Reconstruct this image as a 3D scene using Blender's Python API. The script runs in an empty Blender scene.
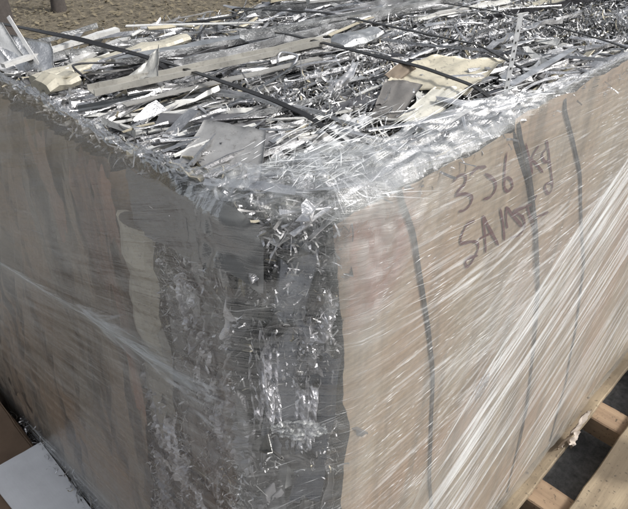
import bpy, math, random
import numpy as np
from mathutils import Vector, Matrix
R = math.radians
rng = np.random.default_rng(11)
random.seed(11)
sc = bpy.context.scene
COL = sc.collection

# ------------------------------------------------------------------ camera
# world: X runs along the right face of the bale, Y along the left face,
# Z = 0 is the top of the pallet deck, the ground lies at Z = -0.14 (metres)
GZ = -0.14
cam_d = bpy.data.cameras.new("camera"); cam = bpy.data.objects.new("camera", cam_d); COL.objects.link(cam)
cam_d.sensor_width = 36; cam_d.lens = 597/628*36; cam_d.clip_start = .02; cam_d.clip_end = 400
cam.location = (-.20, -.23, 1.24)
cam.rotation_euler = (R(90-34.6), 0, R(-45))
sc.camera = cam

# ------------------------------------------------------------------ sky, sun, exposure
w = bpy.data.worlds.new("World"); sc.world = w; w.use_nodes = True
nt = w.node_tree; nt.nodes.clear()
sky = nt.nodes.new("ShaderNodeTexSky"); sky.sky_type = 'NISHITA'; sky.sun_disc = False
SUN_AZ, SUN_EL = R(152), R(46)              # azimuth clockwise from +Y
sky.sun_elevation = SUN_EL; sky.sun_rotation = SUN_AZ
sky.dust_density = 4; sky.air_density = 1.2; sky.ozone_density = 1
hs = nt.nodes.new("ShaderNodeHueSaturation"); hs.inputs['Saturation'].default_value = .3
bg = nt.nodes.new("ShaderNodeBackground"); bg.inputs[1].default_value = .13
wo = nt.nodes.new("ShaderNodeOutputWorld")
nt.links.new(sky.outputs[0], hs.inputs['Color']); nt.links.new(hs.outputs[0], bg.inputs[0]); nt.links.new(bg.outputs[0], wo.inputs[0])
sd = bpy.data.lights.new("sun", 'SUN'); sd.energy = 2.3; sd.angle = R(12); sd.color = (1, .97, .92)
sun = bpy.data.objects.new("sun", sd); COL.objects.link(sun)
dv = Vector((math.sin(SUN_AZ)*math.cos(SUN_EL), math.cos(SUN_AZ)*math.cos(SUN_EL), math.sin(SUN_EL)))
sun.rotation_euler = dv.to_track_quat('Z', 'Y').to_euler(); sun.location = dv*10
sc.view_settings.view_transform = 'Standard'; sc.view_settings.look = 'None'
sc.view_settings.exposure = 0.15; sc.view_settings.gamma = 1
sc.cycles.transparent_max_bounces = 24; sc.cycles.max_bounces = 8
sc.cycles.caustics_reflective = False; sc.cycles.caustics_refractive = False

# ------------------------------------------------------------------ numpy noise
def vn(x, y, seed=0):
    x = np.asarray(x, float); y = np.asarray(y, float)
    xi = np.floor(x).astype(np.int64); yi = np.floor(y).astype(np.int64)
    fx = x-xi; fy = y-yi; fx = fx*fx*(3-2*fx); fy = fy*fy*(3-2*fy)
    def h(a, b):
        n = (a*374761393 + b*668265263 + seed*974711) & 0x7fffffff
        n = ((n ^ (n >> 13))*1274126177) & 0x7fffffff
        n = n ^ (n >> 16)
        return (n & 0xffff)/65535.
    return (h(xi, yi)*(1-fx)+h(xi+1, yi)*fx)*(1-fy)+(h(xi, yi+1)*(1-fx)+h(xi+1, yi+1)*fx)*fy
def fbm(x, y, seed=0, o=4):
    a = 0; t = 0; am = 1
    for i in range(o):
        a = a+am*vn(x*2**i, y*2**i, seed+i*7); t += am; am *= .5
    return a/t
def ss(a, b, x): 
    t = np.clip((np.asarray(x, float)-a)/(b-a), 0, 1); return t*t*(3-2*t)

# ------------------------------------------------------------------ objects
def tag(o, label=None, cat=None, group=None, kind=None):
    if label: o['label'] = label
    if cat: o['category'] = cat
    if group: o['group'] = group
    if kind: o['kind'] = kind
    return o
def empty(name, loc=(0, 0, 0)):
    o = bpy.data.objects.new(name, None); o.location = loc; o.empty_display_size = .05; COL.objects.link(o); return o
class MB:
    def __init__(s): s.v = []; s.f = []; s.m = []; s.c = []
    def add(s, verts, faces, col=(1, 1, 1), mi=0):
        b = len(s.v); s.v.extend([tuple(map(float, p)) for p in verts])
        s.f.extend([tuple(i+b for i in f) for f in faces]); s.m.extend([mi]*len(faces))
        s.c.extend([(col[0], col[1], col[2], 1)]*len(verts))
    def build(s, name, mats, parent=None, smooth=False):
        me = bpy.data.meshes.new(name); me.from_pydata(s.v, [], s.f)
        for m in (mats if isinstance(mats, (list, tuple)) else [mats]): me.materials.append(m)
        me.polygons.foreach_set('material_index', s.m)
        a = me.color_attributes.new('tint', 'FLOAT_COLOR', 'POINT')
        a.data.foreach_set('color', np.array(s.c, dtype=np.float32).ravel())
        if smooth: me.polygons.foreach_set('use_smooth', [True]*len(me.polygons))
        me.update()
        o = bpy.data.objects.new(name, me); COL.objects.link(o)
        if parent:
            o.parent = parent
        return o
def grid_obj(name, P, mats, parent=None, uv=None, attr=None, smooth=True, mask=None):
    """P: (n, m, 3) array"""
    n, m = P.shape[:2]
    idx = np.arange(n*m).reshape(n, m)
    q = np.stack([idx[:-1, :-1], idx[:-1, 1:], idx[1:, 1:], idx[1:, :-1]], -1).reshape(-1, 4)
    if mask is not None: q = q[mask[:-1, :-1].reshape(-1)]
    me = bpy.data.meshes.new(name)
    me.vertices.add(n*m); me.vertices.foreach_set('co', P.reshape(-1).astype(np.float32))
    k = len(q)
    me.loops.add(k*4); me.loops.foreach_set('vertex_index', q.reshape(-1).astype(np.int32))
    me.polygons.add(k); me.polygons.foreach_set('loop_start', (np.arange(k)*4).astype(np.int32))
    me.polygons.foreach_set('loop_total', np.full(k, 4, np.int32))
    me.update(calc_edges=True)
    if smooth: me.polygons.foreach_set('use_smooth', [True]*k)
    if uv is not None:
        u = me.uv_layers.new(name='UVMap'); u.data.foreach_set('uv', uv.reshape(-1, 2)[q.reshape(-1)].reshape(-1).astype(np.float32))
    if attr is not None:
        a = me.color_attributes.new('tint', 'FLOAT_COLOR', 'POINT'); a.data.foreach_set('color', attr.reshape(-1).astype(np.float32))
    me.validate(); me.update()
    for mt in (mats if isinstance(mats, (list, tuple)) else [mats]): me.materials.append(mt)
    o = bpy.data.objects.new(name, me); COL.objects.link(o)
    if parent: o.parent = parent
    return o

# ------------------------------------------------------------------ materials
def mat(name):
    m = bpy.data.materials.new(name); m.use_nodes = True
    t = m.node_tree; t.nodes.clear(); out = t.nodes.new('ShaderNodeOutputMaterial')
    return m, t, out
def N(t, typ, **k):
    n = t.nodes.new(typ)
    for a, b in k.items():
        if a.startswith('i_'): n.inputs[a[2:].replace('_', ' ')].default_value = b
        else: setattr(n, a, b)
    return n
def mapping(t, src, scale, rot=(0, 0, 0)):
    mp = N(t, 'ShaderNodeMapping'); mp.inputs['Scale'].default_value = scale; mp.inputs['Rotation'].default_value = rot
    t.links.new(src, mp.inputs['Vector']); return mp.outputs[0]
def noise(t, vec, scale=1, detail=3, rough=.5):
    n = N(t, 'ShaderNodeTexNoise'); n.inputs['Scale'].default_value = scale; n.inputs['Detail'].default_value = detail; n.inputs['Roughness'].default_value = rough
    if vec is not None: t.links.new(vec, n.inputs['Vector'])
    return n.outputs['Fac']
def ramp(t, fac, stops):
    r = N(t, 'ShaderNodeValToRGB'); e = r.color_ramp.elements
    while len(e) < len(stops): e.new(.5)
    for i, (p, c) in enumerate(stops):
        e[i].position = p; e[i].color = (c, c, c, 1) if not isinstance(c, (tuple, list)) else (*c, 1)
    t.links.new(fac, r.inputs[0]); return r.outputs[0]
def mixc(t, fac, a, b, mode='MIX'):
    n = N(t, 'ShaderNodeMix', data_type='RGBA', blend_type=mode)
    for s, v in ((0, fac), (6, a), (7, b)):
        if hasattr(v, 'default_value') or hasattr(v, 'is_linked'): t.links.new(v, n.inputs[s])
        else: n.inputs[s].default_value = v if s == 0 else (*v, 1)
    return n.outputs[2]
def math_(t, op, a, b=None, clamp=False):
    n = N(t, 'ShaderNodeMath', operation=op, use_clamp=clamp)
    for i, v in ((0, a), (1, b)):
        if v is None: continue
        if hasattr(v, 'is_linked'): t.links.new(v, n.inputs[i])
        else: n.inputs[i].default_value = v
    return n.outputs[0]
def bump(t, h, strength=.5, dist=.001):
    b = N(t, 'ShaderNodeBump'); b.inputs['Strength'].default_value = strength; b.inputs['Distance'].default_value = dist
    t.links.new(h, b.inputs['Height']); return b.outputs[0]
def bsdf(t, out, color=None, rough=.5, metal=0, normal=None, **k):
    b = N(t, 'ShaderNodeBsdfPrincipled')
    for nm, v in (('Base Color', color), ('Roughness', rough), ('Metallic', metal), ('Normal', normal)):
        if v is None: continue
        if hasattr(v, 'is_linked'): t.links.new(v, b.inputs[nm])
        elif nm == 'Base Color': b.inputs[nm].default_value = (*v, 1)
        else: b.inputs[nm].default_value = v
    if out: t.links.new(b.outputs[0], out.inputs[0])
    return b
def objco(t): return N(t, 'ShaderNodeTexCoord').outputs['Object']
def tint(t): return N(t, 'ShaderNodeAttribute', attribute_name='tint').outputs['Color']

def m_metal():
    m, t, o = mat('bare_aluminium'); c = objco(t); tn = tint(t)
    n1 = noise(t, c, 45, 4); n2 = noise(t, c, 400, 2)
    col = mixc(t, ramp(t, n1, [(.35, .55), (.7, 1)]), (.30, .31, .32), tn)
    col = mixc(t, 1, tn, ramp(t, n1, [(.3, .6), (.65, 1)]), 'MULTIPLY')
    rg = ramp(t, n1, [(.3, .24), (.75, .55)])
    h = math_(t, 'ADD', n1, math_(t, 'MULTIPLY', n2, .3))
    bsdf(t, o, col, rg, .95, bump(t, h, .6, .004)); return m
def m_paint():
    m, t, o = mat('painted_metal'); c = objco(t); tn = tint(t)
    n1 = noise(t, c, 30, 5, .6); n2 = noise(t, c, 160, 4, .7)
    col = mixc(t, ramp(t, n2, [(.56, 0.), (.72, .75)]), tn, (.16, .15, .14))
    col = mixc(t, 1, col, ramp(t, n1, [(.3, .72), (.6, 1)]), 'MULTIPLY')
    bsdf(t, o, col, .38, .1, bump(t, n1, .4, .004)); return m
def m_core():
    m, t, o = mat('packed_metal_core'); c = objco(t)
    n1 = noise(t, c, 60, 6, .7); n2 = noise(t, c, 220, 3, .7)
    col = ramp(t, n2, [(.4, (.015, .016, .018)), (.62, (.10, .105, .11)), (.75, (.5, .52, .54))])  # packed metal, near-black tone paints the shade in gaps between pieces
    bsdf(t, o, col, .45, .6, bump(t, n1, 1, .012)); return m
def m_card(name, base, dark, red, stain=None):
    m, t, o = mat(name); c = objco(t)
    st = noise(t, mapping(t, c, (22, 22, 2.0)), 1, 5, .6)
    bl = noise(t, c, 5, 4, .55); fi = noise(t, c, 90, 4, .6)
    wv = N(t, 'ShaderNodeTexWave', wave_type='BANDS', bands_direction='Z'); wv.inputs['Scale'].default_value = 34; wv.inputs['Distortion'].default_value = 1.5
    t.links.new(c, wv.inputs['Vector'])
    col = mixc(t, ramp(t, bl, [(.38, 0.), (.62, 1.)]), base, red)
    if stain:
        vm = N(t, 'ShaderNodeVectorMath', operation='DISTANCE'); t.links.new(c, vm.inputs[0]); vm.inputs[1].default_value = stain
        sf = math_(t, 'ADD', math_(t, 'MULTIPLY', vm.outputs['Value'], 6), bl); col = mixc(t, ramp(t, sf, [(.62, .85), (.95, 0.)]), col, (.33, .15, .11))
    col = mixc(t, ramp(t, st, [(.36, .95), (.52, 0.)]), col, dark)  # dark upright streaks, painting fold shade on the left sheet
    col = mixc(t, 1, col, ramp(t, fi, [(.3, .8), (.7, 1.05)]), 'MULTIPLY')
    h = math_(t, 'ADD', math_(t, 'MULTIPLY', wv.outputs[0], .12), math_(t, 'ADD', st, math_(t, 'MULTIPLY', fi, .2)))
    bsdf(t, o, col, .8, 0, bump(t, h, .5, .006)); return m
def m_simple(name, col, rough=.6, sc_=40, var=.25, metal=0, bd=.002):
    m, t, o = mat(name); c = objco(t); n1 = noise(t, c, sc_, 5, .6)
    cc = mixc(t, n1, tuple(v*(1-var) for v in col), tuple(min(1, v*(1+var)) for v in col))
    bsdf(t, o, cc, rough, metal, bump(t, n1, .5, bd)); return m
def m_wood(name, a, b, axis):
    m, t, o = mat(name); c = objco(t)
    s = (1.6, 34, 34) if axis == 'x' else (34, 1.6, 34)
    g = noise(t, mapping(t, c, s), 1, 6, .65); g2 = noise(t, c, 5, 4); g3 = noise(t, c, 120, 3)
    col = mixc(t, ramp(t, g, [(.3, 0.), (.68, 1.)]), a, b)
    col = mixc(t, ramp(t, g2, [(.42, .75), (.58, 0.)]), col, tuple(v*.5 for v in a))
    col = mixc(t, ramp(t, g3, [(.60, 0.), (.72, .8)]), col, (.05, .04, .03))
    bsdf(t, o, col, .78, 0, bump(t, g, .6, .003)); return m
def m_film():
    """stretch film: clear glossy skin, milky where it is bunched (tint.r) with fine drawn streaks (UV: u along the pull, v across)"""
    m, t, o = mat('stretch_film'); uv = N(t, 'ShaderNodeTexCoord').outputs['UV']; oc = objco(t)
    at = N(t, 'ShaderNodeAttribute', attribute_name='tint'); sep = N(t, 'ShaderNodeSeparateColor'); t.links.new(at.outputs['Color'], sep.inputs[0])
    s1 = noise(t, mapping(t, uv, (2.2, 60, 1)), 1, 6, .7)
    s2 = noise(t, mapping(t, uv, (7, 330, 1)), 1, 3, .6)
    s3 = noise(t, mapping(t, uv, (1.1, 17, 1)), 1, 3, .6)
    cr = noise(t, mapping(t, oc, (26, 26, 26)), 1, 6, .65)
    lines = ramp(t, s2, [(.55, 0.), (.80, 1.)])
    bands = ramp(t, s1, [(.46, 0.), (.74, 1.)])
    wide = ramp(t, s3, [(.35, .25), (.7, 1.)])
    a = math_(t, 'ADD', math_(t, 'MULTIPLY', lines, .45), math_(t, 'MULTIPLY', bands, .55))
    a = math_(t, 'MULTIPLY', a, wide)
    a = math_(t, 'MULTIPLY', a, sep.outputs[1])            # g: streak strength
    a = math_(t, 'ADD', a, sep.outputs[0], clamp=True)       # r: milkiness
    h = math_(t, 'ADD', math_(t, 'MULTIPLY', s1, 1.), math_(t, 'ADD', math_(t, 'MULTIPLY', s2, .35), math_(t, 'MULTIPLY', cr, .8)))
    nb = bump(t, h, .7, .003)
    tr = N(t, 'ShaderNodeBsdfTransparent'); tr.inputs[0].default_value = (.97, .97, .98, 1)
    gl = N(t, 'ShaderNodeBsdfGlossy'); gl.inputs['Roughness'].default_value = .16; gl.inputs['Color'].default_value = (1, 1, 1, 1); t.links.new(nb, gl.inputs['Normal'])
    fr = N(t, 'ShaderNodeFresnel'); fr.inputs['IOR'].default_value = 1.5; t.links.new(nb, fr.inputs['Normal'])
    mx = N(t, 'ShaderNodeMixShader'); t.links.new(math_(t, 'ADD', math_(t, 'MULTIPLY', fr.outputs[0], .36), math_(t, 'MULTIPLY', math_(t, 'MULTIPLY', lines, wide), .16), clamp=True), mx.inputs[0]); t.links.new(tr.outputs[0], mx.inputs[1]); t.links.new(gl.outputs[0], mx.inputs[2])
    di = bsdf(t, None, (.79, .82, .81), .28, 0, nb)
    tl = N(t, 'ShaderNodeBsdfTranslucent'); tl.inputs[0].default_value = (.8, .8, .82, 1)
    md = N(t, 'ShaderNodeMixShader'); md.inputs[0].default_value = .25; t.links.new(di.outputs[0], md.inputs[1]); t.links.new(tl.outputs[0], md.inputs[2])
    mz = N(t, 'ShaderNodeMixShader'); t.links.new(math_(t, 'MULTIPLY', a, .8), mz.inputs[0]); t.links.new(mx.outputs[0], mz.inputs[1]); t.links.new(md.outputs[0], mz.inputs[2])
    t.links.new(mz.outputs[0], o.inputs[0]); return m
def m_crease():
    m, t, o = mat('film_crease'); at = N(t, 'ShaderNodeAttribute', attribute_name='tint'); sep = N(t, 'ShaderNodeSeparateColor'); t.links.new(at.outputs['Color'], sep.inputs[0])
    tr = N(t, 'ShaderNodeBsdfTransparent'); b = bsdf(t, None, (.86, .88, .89), .2, 0)  # milky film creases, their highlights put in as white
    mz = N(t, 'ShaderNodeMixShader'); t.links.new(sep.outputs[0], mz.inputs[0]); t.links.new(tr.outputs[0], mz.inputs[1]); t.links.new(b.outputs[0], mz.inputs[2])
    t.links.new(mz.outputs[0], o.inputs[0]); return m
def m_ground():
    m, t, o = mat('ground_surface'); c = objco(t)
    n1 = noise(t, c, 2.2, 5); n2 = noise(t, c, 55, 5, .7); n3 = noise(t, c, 14, 5, .7)
    tar = mixc(t, ramp(t, n2, [(.3, 0.), (.7, 1.)]), (.11, .112, .112), (.30, .295, .285))
    leaf = mixc(t, ramp(t, n3, [(.35, 0.), (.65, 1.)]), (.08, .068, .048), (.21, .18, .13))
    sp = N(t, 'ShaderNodeSeparateXYZ'); t.links.new(c, sp.inputs[0])
    e = math_(t, 'ADD', sp.outputs[1], math_(t, 'MULTIPLY', n1, .8))
    f = math_(t, 'MULTIPLY', math_(t, 'SUBTRACT', e, 4.0), 3, clamp=True)
    col = mixc(t, f, tar, leaf)
    bsdf(t, o, col, .85, 0, bump(t, n2, .8, .01)); return m

METAL, PAINT, CORE = m_metal(), m_paint(), m_core()
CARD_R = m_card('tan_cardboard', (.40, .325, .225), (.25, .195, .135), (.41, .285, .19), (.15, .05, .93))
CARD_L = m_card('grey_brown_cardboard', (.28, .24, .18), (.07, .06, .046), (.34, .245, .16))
STRAP = m_simple('black_strapping', (.018, .018, .019), .42, 90, .5)
INK = m_simple('maroon_marker_ink', (.075, .002, .006), .7, 60, .3)
FILM, CREASE = m_film(), m_crease()
WOODX = m_wood('pallet_wood', (.20, .155, .105), (.43, .35, .24), 'x')
WOODY = m_wood('pallet_wood_cross', (.25, .17, .11), (.44, .32, .21), 'y')
PAPER = m_simple('white_foam_sheet', (.70, .71, .73), .7, 22, .14)
RUST = m_simple('brown_carton', (.15, .10, .065), .85, 12, .5)
BARK = m_simple('weathered_post', (.07, .06, .055), .9, 30, .4, 0, .01)
LEAF = m_simple('dry_leaves', (.20, .17, .115), .9, 9, .45)

# ------------------------------------------------------------------ the setting
n = 60
gx, gy = np.meshgrid(np.linspace(-60, 60, n), np.linspace(-60, 60, n), indexing='ij')
P = np.stack([gx, gy, np.full_like(gx, GZ)], -1)
tag(grid_obj('ground', P, m_ground()), kind='structure')

# dead leaves and dry grass on the verge behind
mb = MB()
for i in range(15000):
    x = rng.uniform(.4, 6.5); y = rng.uniform(3.9, 9.5)
    if y < 4.2+.5*vn(x*1.3, 0): continue
    if rng.random() < .55:
        a = rng.uniform(0, 6.28); l = rng.uniform(.012, .035); t_ = rng.uniform(-.5, .5)
        d = np.array([math.cos(a), math.sin(a), t_])*l; e = np.array([-math.sin(a), math.cos(a), rng.uniform(-.4, .4)])*l*.5
        p = np.array([x, y, GZ+.012+rng.uniform(0, .02)])
        mb.add([p-d, p-e, p+d, p+e], [(0, 1, 2, 3)])
    else:
        a = rng.uniform(0, 6.28); l = rng.uniform(.04, .12); p = np.array([x, y, GZ])
        q = p+np.array([math.cos(a)*l*.6, math.sin(a)*l*.6, l*rng.uniform(.2, .7)])
        mb.add([p, p+np.array([.004, .002, 0]), q], [(0, 1, 2)])
tag(mb.build('dry_grass', LEAF), kind='stuff', label='dead leaves and dry grass covering the verge behind the bale', cat='dry grass')

def post(x, y, r, h, label, lean=(0, 0)):
    mb = MB(); ns, nz = 14, 22
    vs = []; 
    for k in range(nz):
        z = h*k/(nz-1)
        for a in range(ns):
            th = a/ns*6.2832
            rr = r*(1+.10*vn(a*1.1, k*.25, int(x*90))+.05*math.sin(th*3+x))*(1.12-.2*k/nz+(.25*max(0, 1-k/2)))
            vs.append((rr*math.cos(th)+lean[0]*z+.01*math.sin(z*3), rr*math.sin(th)+lean[1]*z, z))
    fs = [(k*ns+a, k*ns+(a+1) % ns, (k+1)*ns+(a+1) % ns, (k+1)*ns+a) for k in range(nz-1) for a in range(ns)]
    fs.append(tuple(range((nz-1)*ns, nz*ns)))
    mb.add(vs, fs); o = mb.build('wooden_post', BARK, smooth=True); o.location = (x, y, GZ-.01)
    tag(o, label, 'post', 'dark posts standing behind the bale'); return o
post(2.44, 6.0, .055, 1.5, 'thin dark wooden post standing in dead leaves, the farther of two')
post(1.14, 3.95, .10, 1.7, 'thick dark weathered post just behind the far left corner of the bale')

def box(mb, x0, x1, y0, y1, z0, z1, bev=.003, jit=0, col=(1, 1, 1)):
    """box with chamfered edges and slightly rough long sides"""
    b = bev
    nx = max(2, int(max(x1-x0, y1-y0)/.04)); lx = (x1-x0) >= (y1-y0)
    L0, L1 = (x0, x1) if lx else (y0, y1); W0, W1 = (y0, y1) if lx else (x0, x1)
    prof = [(W0+b, z0), (W1-b, z0), (W1, z0+b), (W1, z1-b), (W1-b, z1), (W0+b, z1), (W0, z1-b), (W0, z0+b)]
    vs = []
    for i in range(nx+1):
        l = L0+(L1-L0)*i/nx; o1, o2 = rng.uniform(-jit, jit, 2)
        for (wv, z) in prof:
            ww = wv+(o1 if wv > (W0+W1)/2 else o2)
            vs.append((l, ww, z) if lx else (ww, l, z))
    k = 8; fs = [(i*k+a, i*k+(a+1) % k, (i+1)*k+(a+1) % k, (i+1)*k+a) for i in range(nx) for a in range(k)]
    fs += [tuple(range(k)), tuple(nx*k+a for a in range(k))]
    mb.add(vs, fs, col)

# ------------------------------------------------------------------ pallet
pal = empty('wooden_pallet', (.8, .3, GZ))
tag(pal, 'pale wooden pallet under the wrapped bale', 'pallet')
def child_build(mb, name, m, par, **k):
    o = mb.build(name, m, None, **k); o.parent = par; o.matrix_parent_inverse = Matrix.Translation(-Vector(par.location)); return o
for (y0, y1, xe) in ((-.205, -.082, 1.9), (-.004-.10+.004+.0, .0, 0), (.0, .0, 0)):
    if xe == 0: continue
    mb = MB(); box(mb, .10, xe, y0, y1, -.021, .001, .0025, .0012); child_build(mb, 'deck_board', WOODX, pal)
for (y0, y1) in ((.0, .12), (.20, .32), (.40, .52), (.60, .72)):
    mb = MB(); box(mb, .06, 1.9, y0, y1, -.021, -.001, .0025, .0012); child_build(mb, 'deck_board', WOODX, pal)
for x0 in (.10, .735, 1.075, 1.42, 1.80):
    mb = MB(); box(mb, x0, x0+.075, -.20, .72, -.082, -.0215, .003, .001); child_build(mb, 'stringer', WOODY, pal)
for (y0, y1) in ((-.205, -.13), (.22, .32), (.62, .72)):
    mb = MB(); box(mb, .10, 1.9, y0, y1, -.139, -.0825, .003, .001); child_build(mb, 'bottom_board', WOODX, pal)
NAIL = m_simple('rusty_nail', (.05, .04, .035), .5, 80, .3, .6)
for x0 in (.773, 1.113, 1.458):
    for yy in (-.17, -.115, .03):
        cx = x0+rng.uniform(-.01, .01); rr = .0035; z = .0022 if yy < 0 else 0.0002; mb = MB()
        for q, (r1, dz) in enumerate(((rr, -.001), (rr, 0), (rr*.6, .0008))): mb.v.extend([(cx+r1*math.cos(a), yy+r1*math.sin(a), z+dz) for a in np.linspace(0, 6.2832, 9)[:-1]])
        mb.f = [(q*8+a, q*8+(a+1) % 8, q*8+8+(a+1) % 8, q*8+8+a) for q in range(2) for a in range(8)]+[tuple(range(16, 24))]
        mb.m = [0]*17; mb.c = [(1, 1, 1, 1)]*24
        child_build(mb, 'nail_head', NAIL, pal)

# ------------------------------------------------------------------ the bale
TOP = 1.0
C0 = .085            # width of the crushed front corner
def xl(z): return .045*z
def yr(x, z): return .038+.012*z+0*x
def yend(z): return .62+.6*(1-z)
def plan(s, z):
    """outline of the bale at height z: s<0 left face, 0..C0 crushed corner, s>C0 right face"""
    s = np.asarray(s, float); z = np.asarray(z, float)
    ax, ay = xl(z), .10+0*z; bx = .110+.01*(1-z); by = yr(bx, z)
    yl = ay-s/1.1*(yend(z)-ay)
    q = np.clip(s/C0, 0, 1)
    x = np.where(s < 0, ax, ax+(bx-ax)*q); y = np.where(s < 0, yl, ay+(by-ay)*q)
    xr_ = bx+(s-C0)
    x = np.where(s > C0, xr_, x); y = np.where(s > C0, yr(xr_, z), y)
    return x, y
def surf(s, z, off=0.):
    """point of the side surface pushed out by off"""
    xs = 0; ys = 0
    for d in (-.014, -.007, 0, .007, .014):
        a, b = plan(s+d, z); xs = xs+a/5; ys = ys+b/5
    a, b = plan(s-.01, z); c, d_ = plan(s+.01, z)
    tx, ty = c-a, d_-b; l = np.hypot(tx, ty)+1e-9
    nx, ny = ty/l, -tx/l
    return np.stack([xs+nx*off, ys+ny*off, z+0*xs], -1), np.stack([nx, ny], -1)
def sL(y, z):   # s of a point on the left face
    return -(y-.10)/(yend(z)-.10)*1.1
def sR(x, z): return C0+x-(.110+.01*(1-z))
def ztop(x, y):
    return TOP-.012+.022*(fbm(x*5, y*5, 3, 3)-.5)*2*ss(0, .12, y)

bale = empty('scrap_metal_bale', (.8, .4, 0)); 
tag(bale, 'strapped bale of crushed aluminium scrap wrapped in clear stretch film', 'scrap bale')
PINV = Matrix.Translation(-Vector(bale.location))
def under(o, par=None):
    o.parent = par or bale; o.matrix_parent_inverse = PINV if par is None else par.matrix_world.inverted() if False else Matrix.Identity(4)
    return o
XE = 1.62
# core
ns, nz = 260, 90
S, Z = np.meshgrid(np.concatenate([np.linspace(-1.1, 0, 120), np.linspace(.01, C0, 12), np.linspace(C0+.01, XE, 128)]), np.linspace(0, .985, nz), indexing='ij')
Pc, Nc = surf(S, Z, 0)
dent = .012+.022*fbm(S*22, Z*22, 5, 4)
Pc[..., 0] -= Nc[..., 0]*dent; Pc[..., 1] -= Nc[..., 1]*dent
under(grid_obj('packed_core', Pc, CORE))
gx, gy = np.meshgrid(np.linspace(.06, 1.6, 260), np.linspace(.06, .66, 130), indexing='ij')
P = np.stack([gx, gy, ztop(gx, gy)-.035+.018*fbm(gx*30, gy*30, 8, 4)], -1)
co = bale  # top skin belongs to the same core
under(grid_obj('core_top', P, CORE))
# closed back: far sides
S2, Z2 = np.meshgrid(np.linspace(0, 1, 60), np.linspace(0, .98, 40), indexing='ij')
Pb = np.stack([.03+S2*1.58, yend(Z2)-.01-.02*fbm(S2*20, Z2*12, 9, 3)+0*S2, Z2], -1)
under(grid_obj('far_side_skin', Pb, CORE))
Pb = np.stack([1.60+.02*fbm(S2*12, Z2*12, 19, 3), .04+S2*(yend(Z2)-.05), Z2], -1)
under(grid_obj('end_side_skin', Pb, CORE))

# ---- scrap pieces
def frame(d, n):
    d = np.array(d, float); d /= np.linalg.norm(d); n = np.array(n, float); n -= d*(n@d); n /= np.linalg.norm(n)+1e-9
    return d, np.cross(n, d), n
def prof(kind, w, h, th):
    if kind == 'flat': return [(-w/2, 0), (w/2, 0), (w/2, th), (-w/2, th)]
    if kind == 'L': return [(-w/2, 0), (w/2, 0), (w/2, th), (-w/2+th, th), (-w/2+th, h), (-w/2, h)]
    if kind == 'U': return [(-w/2, 0), (w/2, 0), (w/2, h), (w/2-th, h), (w/2-th, th), (-w/2+th, th), (-w/2+th, h), (-w/2, h)]
    if kind == 'T': return [(-w/2, 0), (w/2, 0), (w/2, th), (th/2, th), (th/2, h), (-th/2, h), (-th/2, th), (-w/2, th)]
    if kind == 'box': return [(-w/2, 0), (w/2, 0), (w/2, h), (-w/2, h)]
    if kind == 'tube': return [(w/2*math.cos(a), h/2+h/2*math.sin(a)) for a in np.linspace(0, 6.2832, 11)[:-1]]
def piece(mb, c, d, n, L, w, kind='flat', h=.008, th=.0012, bend=0, sag=0, twist=0, crush=0, col=(.7, .7, .7), mi=0, nseg=None):
    d, b, n = frame(d, n); pr = prof(kind, w, h, th); k = len(pr)
    m = nseg or max(3, min(26, int(L/.015))); vs = []; ph = rng.uniform(0, 99)
    for i in range(m+1):
        t = i/m-.5; tw = twist*t; cc, sn = math.cos(tw), math.sin(tw)
        bb = b*cc+n*sn; nn = n*cc-b*sn
        o = np.array(c)+d*(t*L)+b*(bend*(t*t-.08))+n*(sag*(.25-t*t))
        cr = 1+crush*(vn(t*14+ph, 3)-.5); ch = max(.12, 1-crush*vn(t*11+ph, 9))
        o = o+b*(crush*w*.35*(vn(t*9+ph, 5)-.5))+n*(crush*h*.6*(vn(t*9+ph, 8)-.5))
        for j, (a, e) in enumerate(pr): 
            jj = crush*w*.12*(vn(i*.9+ph, j*3.1)-.5)
            vs.append(o+bb*(a*cr+jj)+nn*(e*ch+jj))
    fs = [(i*k+a, i*k+(a+1) % k, (i+1)*k+(a+1) % k, (i+1)*k+a) for i in range(m) for a in range(k)]
    fs += [tuple(range(k)), tuple(m*k+a for a in range(k))]
    mb.add(vs, fs, col, mi)
def shred(mb, c, d, n, L, w, curl, col, mi=0):
    d, b, n = frame(d, n); vs = []; m = 4; p = np.array(c, float); a = 0
    tw = rng.uniform(-.9, .9)
    for i in range(m+1):
        ww = w*(.55+.45*rng.random()); bb = b*math.cos(tw*i/m)+n*math.sin(tw*i/m)
        vs += [p-bb*ww/2, p+bb*ww/2]
        p = p+(d*math.cos(a)+n*math.sin(a))*L/m; a += curl/m*rng.uniform(.3, 1.7)
    mb.add(vs, [(2*i, 2*i+1, 2*i+3, 2*i+2) for i in range(m)], col, mi)
def mcol():
    r = rng.random()
    if r < .60: v = rng.uniform(.60, .93); return (v, v, v*1.01), 0
    if r < .76: v = rng.uniform(.38, .6); return (v, v*1.0, v*1.02), 0
    if r < .80: v = rng.uniform(.10, .22); return (v, v, v*1.05), 0
    if r < .91: v = rng.uniform(.6, .8); return (v, v, v*.97), 1
    if r < .96: return (.55, .50, .38), 1
    if r < .97: return (.10, .11, .12), 1
    v = rng.uniform(.25, .4); return (v, v*.98, v*.95), 1
MM = [METAL, PAINT]

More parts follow.
